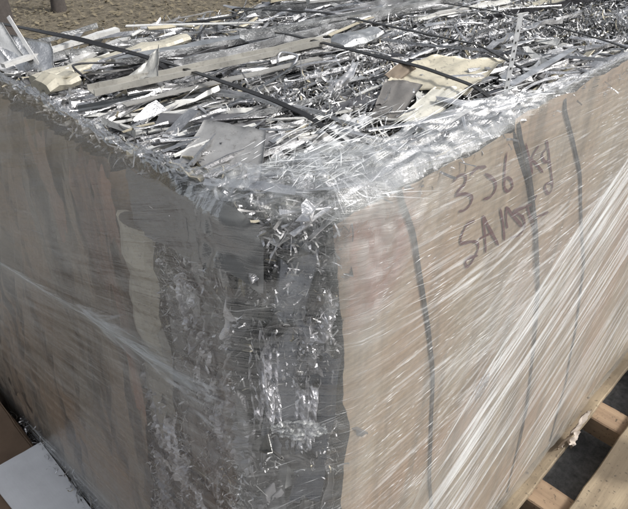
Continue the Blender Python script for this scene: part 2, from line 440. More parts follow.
# 1. pieces one can pick out in the photograph: (p0, p1, width, kind, height, colour, paint?, crush, z)
named = []
CREAM = (.60, .55, .42); WARM = (.58, .56, .52); SILV = (.84, .85, .86); DARK = (.10, .10, .11); GREY = (.45, .46, .47)
def span(p0, p1, w, kind, h, col, mi, crush=.3, z=.012, name='metal_strip', tilt=0, bend=0, th=.0014, sag=.0, zz=None, n=(0, 0, 1), label=None):
    p0 = np.array(p0, float); p1 = np.array(p1, float); c = (p0+p1)/2
    if len(p0) == 2:
        zc = ztop(c[0], c[1])+z; c = np.array([c[0], c[1], zc]); d = np.array([p1[0]-p0[0], p1[1]-p0[1], tilt])
        L = np.linalg.norm(p1-p0)
    else: d = p1-p0; L = np.linalg.norm(d)
    mb = MB(); piece(mb, c, d, n, L, w, kind, h, th, bend, sag, rng.uniform(-.15, .15), crush, col, mi)
    o = under(mb.build(name, MM)); named.append(o)
    if label: o['label'] = label
    return o
span((.075, .385), (.40, .345), .020, 'U', .008, (.40, .39, .36), 1, .25, .027, 'metal_channel', label='long warm grey channel with slots')
span((.09, .345), (.36, .318), .012, 'flat', .01, (.36, .355, .34), 1, .3, .022)
span((.13, .56), (.335, .66), .012, 'box', .006, (.66, .66, .65), 1, .2, .012, 'flattened_tube')
span((.06, .50), (.30, .535), .026, 'tube', .016, (.55, .52, .43), 1, .3, .016, 'crushed_tube', label='cream crushed tube with an open end')
span((.055, .475), (.10, .485), .036, 'tube', .026, (.52, .49, .40), 1, .5, .006, 'crushed_tube')
span((.26, .63), (.42, .50), .008, 'flat', .008, (.80, .80, .78), 1, .1, .020)
span((.10, .60), (.26, .57), .018, 'L', .012, SILV, 0, .3, .018)
span((.13, .45), (.40, .47), .016, 'U', .010, (.22, .22, .23), 0, .2, .012, 'metal_channel')
span((.16, .49), (.55, .43), .020, 'box', .010, (.70, .71, .72), 0, .25, .014, 'flattened_tube')
span((.20, .42), (.62, .40), .014, 'L', .012, (.75, .76, .78), 0, .2, .014)
span((.55, .535), (.70, .485), .016, 'tube', .015, (.80, .80, .79), 1, .1, .028, 'crushed_tube', label='white round tube end')
span((.412, .335), (.50, .345), .040, 'tube', .022, (.72, .73, .73), 0, .55, .010, 'crushed_tube')
span((.30, .245), (.345, .23), .012, 'flat', .008, SILV, 0, .2, .016)
span((.33, .44), (.75, .37), .018, 'U', .012, (.60, .61, .62), 0, .3, .012, 'metal_channel')
span((.45, .58), (.95, .50), .016, 'U', .014, (.33, .34, .35), 0, .3, .012, 'metal_channel')
span((.40, .62), (.80, .60), .012, 'flat', .01, (.30, .30, .30), 1, .2, .020)
span((.50, .49), (.86, .41), .010, 'L', .012, (.70, .71, .73), 0, .3, .016)
span((.24, .20), (.35, .16), .030, 'flat', .01, DARK, 1, .6, .010, sag=.012)
span((.10, .30), (.18, .22), .030, 'flat', .01, (.14, .14, .15), 1, .6, .012, sag=.01)
span((.10, .25), (.30, .215), .013, 'L', .008, (.66, .67, .68), 0, .3, .012)
span((.43, .085), (.62, .10), .009, 'flat', .006, (.85, .86, .88), 0, .1, .022)
span((.62, .12), (.80, .10), .010, 'L', .008, (.8, .8, .82), 0, .2, .012)
span((.75, .36), (1.02, .27), .018, 'flat', .01, (.55, .54, .50), 1, .3, .014)
span((.88, .31), (1.10, .24), .035, 'flat', .01, CREAM, 1, .4, .018, 'cream_panel', label='bent cream painted panel at the far right')
span((.70, .30), (1.0, .22), .012, 'L', .01, DARK, 0, .3, .016)
# cream sheet piece with a curled end
def sheet(corners, col, mi, name, amp=.004, curl=None, label=None, th=.0012, nz=.012, nu=16, nv=10, seed=1):
    A, B, C, D = [np.array(q, float) for q in corners]
    u, v = np.meshgrid(np.linspace(0, 1, nu), np.linspace(0, 1, nv), indexing='ij'); u_, v_ = u[..., None], v[..., None]
    P = (A*(1-u_)+B*u_)*(1-v_)+(D*(1-u_)+C*u_)*v_
    nn = np.cross(B-A, D-A); nn /= np.linalg.norm(nn)
    P = P+nn*((amp*(fbm(u*5, v*4, seed, 3)-.5)*2)[..., None])
    if curl:
        k, a = curl; P = P+nn*(k*np.clip(1-u/a, 0, 1)**2)[..., None]
    mb = MB(); idx = np.arange(nu*nv).reshape(nu, nv)
    Q = P-nn*th
    f = [(idx[i, j], idx[i+1, j], idx[i+1, j+1], idx[i, j+1]) for i in range(nu-1) for j in range(nv-1)]
    o_ = nu*nv; f2 = [tuple(x+o_ for x in q[::-1]) for q in f]
    rim = [idx[i, 0] for i in range(nu)]+[idx[-1, j] for j in range(1, nv)]+[idx[i, -1] for i in range(nu-2, -1, -1)]+[idx[0, j] for j in range(nv-2, 0, -1)]
    f3 = [(rim[i], rim[(i+1) % len(rim)], rim[(i+1) % len(rim)]+o_, rim[i]+o_) for i in range(len(rim))]
    mb.add(list(P.reshape(-1, 3))+list(Q.reshape(-1, 3)), f+f2+f3, col, mi)
    o = under(mb.build(name, MM, smooth=True)); 
    if label: o['label'] = label
    named.append(o); return o
sheet([(.335, .195, 1.012), (.385, .112, 1.008), (.525, .145, 1.012), (.44, .215, 1.016)], (.66, .61, .48), 1, 'cream_panel', .006, None, 'flat cream painted panel under two straps', nu=20, seed=4)
sheet([(.355, .208, 1.014), (.356, .190, 1.010), (.388, .186, 1.020), (.388, .208, 1.024)], (.28, .225, .17), 1, 'curled_panel', .002, None, 'brown curled panel end')
sheet([(.262, .150, 1.002), (.272, .125, 1.000), (.36, .155, 1.016), (.335, .190, 1.018)], (.20, .19, .18), 1, 'curled_panel', .004)
sheet([(.27, .125, 1.004), (.30, .10, 1.004), (.40, .12, 1.010), (.37, .145, 1.012)], (.70, .68, .60), 1, 'cream_panel', .004)
sheet([(.10, .225, 1.002), (.115, .16, .998), (.165, .16, 1.006), (.15, .24, 1.008)], (.30, .30, .31), 1, 'grey_panel', .004, seed=8)
sheet([(.052, .195, 1.006), (.080, .112, 1.008), (.135, .168, 1.022), (.112, .232, 1.020)], (.34, .34, .34), 1, 'grey_panel', .003, seed=19, label='smooth grey panel lying at the front corner')
sheet([(.17, .145, 1.004), (.19, .12, 1.002), (.25, .135, 1.012), (.23, .165, 1.010)], (.72, .73, .74), 1, 'grey_panel', .006, seed=9)
sheet([(.12, .40, 1.015), (.15, .37, 1.02), (.175, .40, 1.045), (.155, .40, 1.03)], (.42, .42, .40), 1, 'grey_panel', .006, seed=12)
sheet([(.05, .60, 1.0), (.085, .56, 1.0), (.075, .60, 1.055), (.03, .66, 1.05)], (.70, .71, .72), 1, 'grey_panel', .004, seed=31)
sheet([(.07, .57, 1.0), (.10, .53, 1.004), (.115, .56, 1.03), (.06, .62, 1.045)], (.78, .79, .80), 0, 'grey_panel', .005, seed=32)
span((.09, .545, 1.0), (.085, .60, 1.06), .005, 'flat', .004, (.8, .8, .8), 1, .1, n=(1, 1, 0))
span((.06, .62, 1.012), (.20, .60, 1.026), .012, 'L', .008, SILV, 0, .4)
span((.05, .56, 1.012), (.22, .58, 1.022), .010, 'box', .006, (.74, .74, .73), 1, .2)
# the upright slotted strip near the right edge
def upright():
    mb = MB(); piece(mb, (.386, .066, 1.045), (.05, .02, 1), (-.7, -.7, .02), .108, .0050, 'flat', .002, .0008, 0, .0015, .1, .1, (.85, .86, .87), 1)
    o = under(mb.build('upright_strip', MM)); o['label'] = 'thin bright strip standing upright from the scrap'
    mb2 = MB()
    for k in range(9):
        z = 1.005+k*.0095+rng.uniform(-.002, .002); x = .386+.05*(z-1.045)-.0003; y = .066+.02*(z-1.045)-.0003
        q = np.array([-.0008, -.0008, 0]); a = np.array([.7, -.7, 0])*.0007
        p = np.array([x, y, z])+q
        mb2.add([p-a, p+a, p+a+np.array([0, 0, .0025]), p-a+np.array([0, 0, .0025])], [(0, 1, 2, 3)], (.03, .03, .03), 1)
    s = mb2.build('slot_marks', MM); s.parent = o; s['kind'] = 'stuff'
upright()

# 2. the loose strips, generated and ranked: the largest become parts of their own
pend = []
def q_strip(*a, **k): pend.append((a, k))
for i in range(3000):
    x = rng.uniform(.055, 1.5); y = rng.uniform(.06, .64)
    if i > 2450: y = rng.uniform(.055, .10)
    if i > 2800: x = rng.uniform(.05, .09); y = rng.uniform(.1, .62)
    fine = (vn(x*6, y*9, 40) > .52 and y < .36 and x > .2)
    if fine and rng.random() < .75: continue
    L = rng.uniform(.03, .10) if rng.random() < .6 else rng.uniform(.10, .34)
    wd = rng.uniform(.002, .006) if rng.random() < .72 else rng.uniform(.006, .015)
    if y < .16: L *= .6
    if i > 2800: L *= .5
    a = rng.normal(-.04, .28) if rng.random() < .75 else rng.uniform(-1.6, 1.6)
    kd = rng.choice(['flat', 'L', 'U', 'T', 'box', 'tube'], p=[.38, .2, .16, .1, .1, .06])
    c, mi = mcol(); h = min(wd*.8, .009)*rng.uniform(.4, 1)
    tl = rng.normal(0, .10)*(1 if L < .1 else .35)
    hx = abs(math.cos(a))*L/2; hy = abs(math.sin(a))*L/2
    if y-hy < .046: y = .05+hy
    if x-hx < .048: x = .052+hx
    if y+hy > .66: y = .66-hy
    z = ztop(x, y)+rng.uniform(-.016, .016)+(0 if L > .1 else .004)
    nn = np.array([rng.normal(0, .35), rng.normal(0, .35), 1])
    q_strip((x, y, z), (math.cos(a), math.sin(a), tl), nn, L, wd, kd, h, rng.uniform(.0007, .0014), rng.normal(0, .12)*L, rng.normal(0, .05)*L, rng.normal(0, .8), rng.uniform(.2, 1.1), c, mi)
# crushed pieces on the exposed part of the left face and the corner
for i in range(620):
    z = rng.uniform(.05, .97); s = rng.uniform(-.26 if z > .4 else -.30, C0-.004)
    L = rng.uniform(.02, .13); wd = rng.uniform(.002, .012) if rng.random() < .8 else rng.uniform(.012, .024)
    p, nn = surf(s, z, rng.uniform(-.014, -.001)); nn = np.array([nn[0], nn[1], 0])
    tt = np.array([-nn[1], nn[0], 0]); a = rng.normal(0, .25) if rng.random() < .7 else rng.uniform(-1.5, 1.5)
    d = np.array([0, 0, 1])*math.cos(a)+tt*math.sin(a)
    z2 = min(z, .985-L/2*abs(math.cos(a))); p[2] = z2
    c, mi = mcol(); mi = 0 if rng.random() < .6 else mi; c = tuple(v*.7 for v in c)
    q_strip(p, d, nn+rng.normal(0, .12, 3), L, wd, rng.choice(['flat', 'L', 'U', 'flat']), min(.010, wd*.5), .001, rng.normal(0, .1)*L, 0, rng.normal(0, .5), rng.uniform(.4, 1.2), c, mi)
cp = np.array(cam.location)
def size_in_view(it):
    a, k = it; return a[3]*a[4]/(np.linalg.norm(np.array(a[0])-cp)**2)
pend.sort(key=size_in_view, reverse=True)
NP = 60
for a, k in pend[:NP]:
    mb = MB(); piece(mb, *a, **k); under(mb.build('metal_strip', MM))
mb = MB()
for a, k in pend[NP:]: piece(mb, *a, **k)
o = under(mb.build('small_strips', MM)); o['kind'] = 'stuff'

# 3. the panels pressed against the left face: vertical creased sheets
def crinkle(o):
    o.data.polygons.foreach_set('use_smooth', [False]*len(o.data.polygons)); return o
def face_sheet(y0, y1, z0, z1, col, mi, name='crushed_panel', off=.004, amp=.006, fold=18, seed=0, skew=0, nu=26, nv=40, label=None, tube=0, ragged=.01, smin=None):
    u, v = np.meshgrid(np.linspace(0, 1, nu), np.linspace(0, 1, nv), indexing='ij')
    zz = z0+(z1-z0)*v+ragged*(vn(u*6, u*0+seed, seed)-.5)*2*np.where(v > .5, 1, 1)*np.abs(v-.5)*2
    yy = y0+(y1-y0)*u+skew*(v-.5)+ragged*.6*(vn(v*5, v*0+seed, seed+4)-.5)
    s = sL(yy, zz); s = np.where(yy < .10, (.10-yy)/.10*C0, s)
    rdg = amp*(fbm(u*fold/6+seed, v*1.6, seed, 3)-.5)*2+amp*(.35 if fold < 28 else 1.2)*(fbm(u*9, v*(9 if fold < 28 else (z1-z0)*160), seed+3, 3)-.5)
    if tube: rdg = rdg*.3+tube*np.sin(np.pi*u)*(.6+.4*v)
    P, _n = surf(s, zz, off+rdg)
    a = np.ones((nu, nv, 4)); a[..., :3] = col
    o = under(grid_obj(name, P, [METAL if mi == 0 else PAINT], attr=a))
    if label: o['label'] = label
    return o
mb = MB(); piece(mb, (.044, .262, .845), (.02, -.06, 1), (-1, 0, 0), .17, .056, 'tube', .027, .001, 0, 0, .2, .28, (.58, .54, .43), 1)
mb.add([(.044-.0135-.011*math.cos(a)+.0017, .2568-.0205*math.sin(a), .9315) for a in np.linspace(0, 6.2832, 15)[:-1]], [tuple(range(14))], (.10, .09, .075), 1)  # dark disc paints the shaded hollow of the tube end
under(mb.build('crushed_tube', MM, smooth=False))['label'] = 'cream tube end standing upright behind the film'
face_sheet(.235, .300, .60, .81, (.42, .40, .34), 1, 'crushed_tube', .002, .012, seed=3, tube=.010, nu=24, ragged=.03)
face_sheet(.080, .252, .935, 1.002, (.17, .175, .175), 1, 'grey_panel', .0115, .003, seed=4, nu=34, nv=20, ragged=.012, label='smooth grey panel along the top left edge')
face_sheet(.125, .175, .58, .90, (.30, .30, .31), 0, off=.003, seed=5)
face_sheet(.175, .225, .60, .86, (.40, .41, .42), 0, off=.002, seed=6)
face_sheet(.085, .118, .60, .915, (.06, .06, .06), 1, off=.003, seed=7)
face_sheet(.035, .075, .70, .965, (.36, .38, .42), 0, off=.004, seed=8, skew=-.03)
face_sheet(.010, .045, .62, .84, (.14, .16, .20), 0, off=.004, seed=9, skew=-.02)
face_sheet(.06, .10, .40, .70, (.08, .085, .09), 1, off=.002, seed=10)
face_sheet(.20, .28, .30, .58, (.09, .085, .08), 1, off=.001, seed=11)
face_sheet(.12, .19, .25, .56, (.12, .12, .13), 0, off=.002, seed=12, amp=.010)
face_sheet(.01, .06, .30, .58, (.16, .17, .19), 0, off=.002, seed=13)
face_sheet(.24, .31, .05, .30, (.5, .48, .40), 1, off=.002, seed=14)

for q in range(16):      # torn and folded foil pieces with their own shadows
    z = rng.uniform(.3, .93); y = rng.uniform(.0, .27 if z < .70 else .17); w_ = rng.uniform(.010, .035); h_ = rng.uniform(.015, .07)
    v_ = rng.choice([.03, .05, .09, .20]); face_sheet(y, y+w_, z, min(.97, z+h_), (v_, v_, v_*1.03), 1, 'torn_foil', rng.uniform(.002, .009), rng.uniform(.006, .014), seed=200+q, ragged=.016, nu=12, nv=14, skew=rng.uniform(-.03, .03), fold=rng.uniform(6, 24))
for q in range(20):      # crinkled foil, facets catching the sky
    z = rng.uniform(.32, .86); y = rng.uniform(-.0, .27 if z < .62 else .17); w_ = rng.uniform(.02, .05); h_ = rng.uniform(.04, .14)
    v_ = rng.choice([.35, .6, .8]); crinkle(face_sheet(y, y+w_, z, min(.94, z+h_), (v_, v_, v_*1.03), 0, 'crinkled_foil', rng.uniform(.001, .006), rng.uniform(.010, .016), seed=300+q, ragged=.012, nu=16, nv=int(h_*420), skew=rng.uniform(-.02, .02), fold=rng.uniform(30, 60)))
# 4. shavings: far too many to count
mb = MB()
for i in range(40000):
    x = rng.uniform(.052, 1.5); y = rng.uniform(.052, .65)
    if i > 35500: y = rng.uniform(.050, .10)
    if i > 39000: x = rng.uniform(.056, .085); y = rng.uniform(.1, .64)
    g = vn(x*6, y*9, 40)
    fine = (g > .52 and y < .36 and x > .2)
    if x > .9 and rng.random() < .4: continue
    if not fine and i <= 35500 and rng.random() < .25: continue
    up = rng.uniform(0, .020) if fine else rng.uniform(-.016, .012)
    a = rng.uniform(0, 6.28); c, mi = mcol()
    shred(mb, (x, y, ztop(x, y)+up-.002), (math.cos(a), math.sin(a), rng.normal(0, .45)), rng.normal(0, .6, 3)+[0, 0, 1], rng.uniform(.005, .026), rng.uniform(.0010, .0030), rng.normal(0, 2.4), c, mi)
for i in range(26000):
    z = rng.uniform(.12, .975); s = rng.uniform(-.30, C0)
    if vn(s*26, z*13, 77)*.6+vn(s*70, z*50, 78)*.4 < .42: continue
    p, nn = surf(s, z, rng.uniform(-.010, .0075)); nn = np.array([nn[0], nn[1], 0]); tt = np.array([-nn[1], nn[0], 0])
    a = rng.uniform(0, 6.28); c, mi = mcol()
    shred(mb, p, np.array([0, 0, 1])*math.cos(a)+tt*math.sin(a), nn+rng.normal(0, .5, 3), rng.uniform(.003, .014), rng.uniform(.0007, .0026), rng.normal(0, 2.6), c, 0)
for i in range(420):
    y = rng.uniform(.50, 1.0); z = .13-.15*(y-.5)+rng.normal(0, .016); p, nn = surf(float(sL(y, z)), z, rng.uniform(.014, .040)); a = rng.uniform(0, 6.28); c, mi = mcol()
    shred(mb, p, (rng.normal(0, .4), math.cos(a), math.sin(a)), (-1, rng.normal(0, .5), rng.normal(0, .5)), rng.uniform(.006, .030), rng.uniform(.001, .005), rng.normal(0, 2), c, 0)
o = under(mb.build('metal_shavings', MM)); o['kind'] = 'stuff'
# long curled wires and squiggles
def wire(pts, r, col, mi=0, name='bent_wire'):
    pts = [np.array(p, float) for p in pts]; P = []
    for i in range(len(pts)-1):
        p0 = pts[max(0, i-1)]; p1 = pts[i]; p2 = pts[i+1]; p3 = pts[min(len(pts)-1, i+2)]
        for t in np.linspace(0, 1, 7)[:-1]:
            P.append(.5*((2*p1)+(p2-p0)*t+(2*p0-5*p1+4*p2-p3)*t*t+(3*p1-p0-3*p2+p3)*t**3))
    P.append(pts[-1]); vs = []; k = 6
    for i, p in enumerate(P):
        d = P[min(i+1, len(P)-1)]-P[max(0, i-1)]; d, b, n = frame(d, (0.1, .2, 1))
        for a in range(k): th = a/k*6.2832; vs.append(p+(b*math.cos(th)+n*math.sin(th))*r)
    fs = [(i*k+a, i*k+(a+1) % k, (i+1)*k+(a+1) % k, (i+1)*k+a) for i in range(len(P)-1) for a in range(k)]
    fs += [tuple(range(k)), tuple((len(P)-1)*k+a for a in range(k))]
    mb = MB(); mb.add(vs, fs, col, mi); return under(mb.build(name, MM, smooth=True))
zt = TOP+.012
wire([(.30, .335, zt), (.315, .345, zt+.008), (.325, .325, zt+.006), (.305, .31, zt), (.32, .295, zt+.004), (.345, .27, zt+.008)], .0016, (.8, .8, .82))
wire([(.34, .26, zt), (.36, .29, zt+.006), (.40, .28, zt+.008), (.42, .25, zt+.002)], .0013, (.85, .85, .86))
wire([(.10, .43, zt), (.09, .45, zt+.015), (.105, .47, zt+.012), (.13, .47, zt+.008), (.16, .455, zt+.004)], .0014, (.05, .05, .055), 1)
wire([(.55, .22, zt), (.58, .26, zt+.012), (.62, .24, zt+.01), (.66, .27, zt)], .0014, (.8, .8, .82))
wire([(.145, .50, zt), (.17, .47, zt+.012), (.20, .49, zt+.006)], .0018, (.75, .75, .77))

# ---- cardboard
def card(name, s0, s1, topf, botf, m, off, amp, seed, nu=200, nv=120, fold=30):
    u, v = np.meshgrid(np.linspace(0, 1, nu), np.linspace(0, 1, nv), indexing='ij')
    s = s0(v)+(s1(v)-s0(v))*u
    z0, z1 = botf(u), topf(u); z = z0+(z1-z0)*v
    d = cdisp(s, z, 0, amp, seed, fold)
    P, _n = surf(s, z, off+d)
    P[..., 0] += 0
    return under(grid_obj(name, P, m))
STRAP_PATHS = []
def JX(z): return np.interp(z, [0, .3, .515, .668, .814, .918, .985, 1.1], [.70, .66, .611, .561, .489, .431, .385, .36])
def cdisp(s, z, off, amp, seed, fold):
    return off+amp*(fbm(s*fold, z*3.2, seed, 4)-.5)*2+amp*.8*(fbm(s*7, z*6, seed+5, 3)-.5)-.5*amp*ss(.93, 1, z)
def card_off(s, z):      # height of the right-hand cardboard under ink and straps
    x = s-C0+.115
    return np.where(x < JX(z)-.002, cdisp(s, z, .0045, .003, 33, 12), cdisp(s, z, .0062, .003, 43, 9))
CL = lambda y: sL(y, .7)
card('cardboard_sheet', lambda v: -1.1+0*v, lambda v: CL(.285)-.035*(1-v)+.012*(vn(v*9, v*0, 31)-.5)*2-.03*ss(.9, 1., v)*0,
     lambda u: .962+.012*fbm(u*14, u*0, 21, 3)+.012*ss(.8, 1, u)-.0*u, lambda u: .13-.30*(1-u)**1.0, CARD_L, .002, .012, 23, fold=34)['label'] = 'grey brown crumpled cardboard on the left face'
card('cardboard_sheet', lambda v: sR(.112+.012*(1-v)+.030*(fbm(v*9, v*0, 3, 4)-.4), .6), lambda v: sR(JX(v)+.004, .6),
     lambda u: .990-.010*fbm(u*10, u*0, 61, 3)+0*u, lambda u: .02+0*u, CARD_R, .0045, .003, 33, nu=150, nv=200, fold=12)['label'] = 'tan cardboard with maroon handwriting on the right face'
card2 = card('cardboard_sheet', lambda v: sR(JX(v), .6), lambda v: sR(1.60+0*v, .6),
     lambda u: 1.006-.014*fbm(u*26, u*0, 65, 3), lambda u: .012+0*u, CARD_R, .0062, .003, 43, nu=320, nv=200, fold=9)
card2['label'] = 'second tan cardboard sheet farther along the right face'
# little reddish flap at the top end of the left cardboard
face_sheet(.288, .335, .88, .968, (.40, .22, .15), 1, 'torn_cardboard', .012, .004, seed=15, ragged=.012).data.materials[0] = m_card('red_brown_cardboard', (.33, .235, .165), (.12, .08, .06), (.36, .20, .13))
RB = bpy.data.materials['red_brown_cardboard']
for (a_, b_, c_, d_, q) in ((.33, .375, .80, .965, 1), (.42, .47, .84, .96, 2), (.385, .405, .74, .93, 3), (.30, .325, .62, .88, 4), (.50, .53, .70, .90, 5)):
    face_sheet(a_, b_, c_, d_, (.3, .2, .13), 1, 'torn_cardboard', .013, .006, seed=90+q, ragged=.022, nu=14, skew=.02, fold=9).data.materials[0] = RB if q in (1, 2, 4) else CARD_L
# torn cardboard strips at the lower left
for i in range(7):
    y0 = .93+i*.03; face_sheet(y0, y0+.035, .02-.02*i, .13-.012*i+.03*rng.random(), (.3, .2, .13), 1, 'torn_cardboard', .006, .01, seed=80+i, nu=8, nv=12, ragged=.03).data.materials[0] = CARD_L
# edge of the right sheet crumples over the rim
for (x0, x1) in ((.505, .60), (.72, .83)):
    pass

# ---- handwriting on the right face (marker on cardboard)
STROKES = [
[(0.272, 0.963), (0.284, 0.966), (0.294, 0.961), (0.294, 0.953), (0.285, 0.949), (0.281, 0.945), (0.294, 0.941), (0.309, 0.933), (0.311, 0.924), (0.301, 0.919), (0.29, 0.922)],
[(0.303, 0.960), (0.314, 0.964), (0.331, 0.959)], [(0.33, 0.952), (0.351, 0.937), (0.359, 0.924), (0.351, 0.916), (0.336, 0.919)],
[(0.371, 0.963), (0.372, 0.948), (0.376, 0.93), (0.382, 0.915), (0.392, 0.907), (0.401, 0.91), (0.394, 0.921), (0.383, 0.928), (0.378, 0.925)],
[(0.409, 0.962), (0.424, 0.939), (0.44, 0.914)], [(0.442, 0.949), (0.43, 0.937), (0.445, 0.925), (0.471, 0.904)],
[(0.468, 0.939), (0.457, 0.933), (0.468, 0.92), (0.48, 0.919), (0.468, 0.939), (0.46, 0.95)],
[(0.477, 0.923), (0.495, 0.895), (0.51, 0.869), (0.502, 0.863), (0.487, 0.876), (0.488, 0.883), (0.51, 0.875)],
[(0.325, 0.896), (0.31, 0.897), (0.302, 0.884), (0.306, 0.875), (0.333, 0.865), (0.344, 0.852), (0.337, 0.838), (0.327, 0.832), (0.32, 0.844), (0.33, 0.844), (0.346, 0.839)],
[(0.34, 0.896), (0.355, 0.862), (0.365, 0.834)], [(0.34, 0.896), (0.361, 0.871), (0.394, 0.831)], [(0.342, 0.865), (0.373, 0.859)],
[(0.38, 0.889), (0.395, 0.86), (0.406, 0.833)], [(0.394, 0.886), (0.402, 0.861), (0.409, 0.85)], [(0.394, 0.886), (0.42, 0.861), (0.451, 0.833)],
[(0.441, 0.867), (0.416, 0.871), (0.444, 0.851), (0.456, 0.831), (0.446, 0.824), (0.422, 0.83)],
[(0.416, 0.87), (0.456, 0.865), (0.467, 0.876)], [(0.449, 0.865), (0.47, 0.836), (0.491, 0.81)], [(0.469, 0.838), (0.497, 0.833), (0.518, 0.828)]]
mb = MB()
for st in STROKES:
    pts = [np.array(p) for p in st]; P = []
    for i in range(len(pts)-1):
        p0 = pts[max(0, i-1)]; p1 = pts[i]; p2 = pts[i+1]; p3 = pts[min(len(pts)-1, i+2)]
        for t in np.linspace(0, 1, 9)[:-1]:
            P.append(.5*((2*p1)+(p2-p0)*t+(2*p0-5*p1+4*p2-p3)*t*t+(3*p1-p0-3*p2+p3)*t**3))
    P.append(pts[-1]); P = np.array(P); ph = rng.uniform(0, 50)
    T = np.gradient(P, axis=0); T /= np.linalg.norm(T, axis=1)[:, None]+1e-9
    B = np.stack([-T[:, 1], T[:, 0]], 1); wd = .0019*(.75+.6*vn(np.arange(len(P))*.35+ph, 0*T[:, 0]))
    wd[:2] *= .6; wd[-2:] *= .5
    A1 = P+B*wd[:, None]; A2 = P-B*wd[:, None]
    sa = sR(A1[:, 0], A1[:, 1]); sb = sR(A2[:, 0], A2[:, 1]); e_ = .0013
    va, _ = surf(sa, A1[:, 1], card_off(sa, A1[:, 1])+e_); vb, _ = surf(sb, A2[:, 1], card_off(sb, A2[:, 1])+e_)
    k = len(P); mb.add(list(va)+list(vb), [(i, i+1, k+i+1, k+i) for i in range(k-1)])
under(mb.build('handwriting', INK))

# ---- straps
def ribbon(pts, wdir, w, th, name, par=None, smooth_n=3, m=STRAP):
    """flat band through pts; wdir[i] = direction of its width"""
    pts = np.array(pts, float); wd = np.array(wdir, float)
    # resample
    seg = np.linalg.norm(np.diff(pts, axis=0), axis=1); cum = np.concatenate([[0], np.cumsum(seg)]); n_ = int(cum[-1]/.006)
    tt = np.linspace(0, cum[-1], n_); P = np.stack([np.interp(tt, cum, pts[:, i]) for i in range(3)], 1); W = np.stack([np.interp(tt, cum, wd[:, i]) for i in range(3)], 1)
    for _ in range(smooth_n): P[1:-1] = (P[:-2]+2*P[1:-1]+P[2:])/4; W[1:-1] = (W[:-2]+2*W[1:-1]+W[2:])/4
    W /= np.linalg.norm(W, axis=1)[:, None]; T = np.gradient(P, axis=0); T /= np.linalg.norm(T, axis=1)[:, None]; Nn = np.cross(T, W)
    vs = []; 
    for i in range(len(P)):
        for (a, b) in ((-w/2, -th/2), (w/2, -th/2), (w/2, th/2), (-w/2, th/2)): vs.append(P[i]+W[i]*a+Nn[i]*b)
    fs = [(i*4+a, i*4+(a+1) % 4, (i+1)*4+(a+1) % 4, (i+1)*4+a) for i in range(len(P)-1) for a in range(4)]+[(0, 1, 2, 3), tuple(len(P)*4-4+a for a in range(4))]
    mb = MB(); mb.add(vs, fs); return under(mb.build(name, m))
def strap(topx, sidep, sag=.0, w=.0060, zlift=.021, label=None):
    """topx: (x, y) stations over the top from far to near; sidep: (x, z) stations down the right face"""
    pts = []; wd = []
    x_, y_ = topx[0]
    pts.append((x_, yend(.6)+.012, .60)); wd.append((1, 0, 0))
    pts.append((x_, yend(.97)+.004, .955)); wd.append((1, 0, 0)); pts.append((x_, yend(.99)+.002, .992)); wd.append((1, 0, 0))
    for i, (x, y) in enumerate(topx):
        z = TOP+zlift+(.003*math.sin(y*23+x*9)); 
        if y < .10: z = TOP+.007
        if y > .55: z = TOP+.006
        pts.append((x, y, z)); wd.append((1, .05, .18*math.sin(y*11+x*30)))
    sp = np.array([(topx[-1][0]*.35+sidep[0][0]*.65, .996)]+list(sidep)); cum = np.concatenate([[0], np.cumsum(np.linalg.norm(np.diff(sp, axis=0), axis=1))])
    for q in np.linspace(0, cum[-1], 60):
        x = float(np.interp(q, cum, sp[:, 0])); z = float(np.interp(q, cum, sp[:, 1]))
        s_ = sR(x, z); p, nn = surf(s_, z, float(card_off(s_, z))+.0016); pts.append(p); wd.append((1, 0, .25))
    o = ribbon(pts, wd, w, .0012, 'strap', smooth_n=4)
    if label: o['label'] = label
    return o
strap([(.196, .62), (.194, .40), (.189, .309), (.191, .22), (.192, .167), (.18, .09)], [(.181, .985), (.207, .934), (.259, .775), (.277, .708), (.315, .444), (.341, .333), (.36, .1), (.365, .03)], label='strap nearest the crushed corner')
strap([(.374, .602), (.38, .40), (.386, .25), (.384, .175), (.382, .102)], [(.385, .985), (.431, .918), (.489, .814), (.561, .668), (.611, .515), (.66, .3), (.68, .03)])
strap([(.467, .64), (.50, .45), (.526, .281), (.515, .18), (.502, .094)], [(.485, .988), (.595, .861), (.74, .631), (.81, .443), (.86, .25), (.88, .03)])
strap([(.66, .64), (.698, .435), (.71, .25), (.714, .092)], [(.735, .988), (.90, .85), (1.10, .63), (1.27, .40), (1.42, .03)])
strap([(.90, .64), (.941, .295), (.925, .146), (.93, .08)], [(.97, .988), (1.30, .70), (1.48, .35), (1.52, .03)], zlift=.024)
strap([(1.20, .64), (1.21, .3), (1.2, .08)], [(1.25, .988), (1.45, .70), (1.54, .3), (1.56, .03)])
# the loose doubled strap across the far left corner
ribbon([(.10, .86, .80), (.102, .82, 1.0), (.108, .74, 1.026), (.115, .66, 1.032), (.145, .54, 1.032), (.182, .44, 1.022), (.19, .39, 1.008)], [(1, 0, .3), (1, 0, .3), (1, .1, .2), (1, .2, 0), (1, .2, .5), (1, .2, .1), (1, 0, .1)], .007, .0012, 'strap')['label'] = 'narrow loose strap lying askew over the far left corner'
ribbon([(.47, .60, 1.018), (.40, .55, 1.016), (.33, .58, 1.014)], [(1, 0, .3), (0, 1, .2), (1, .1, .2)], .006, .0012, 'strap')

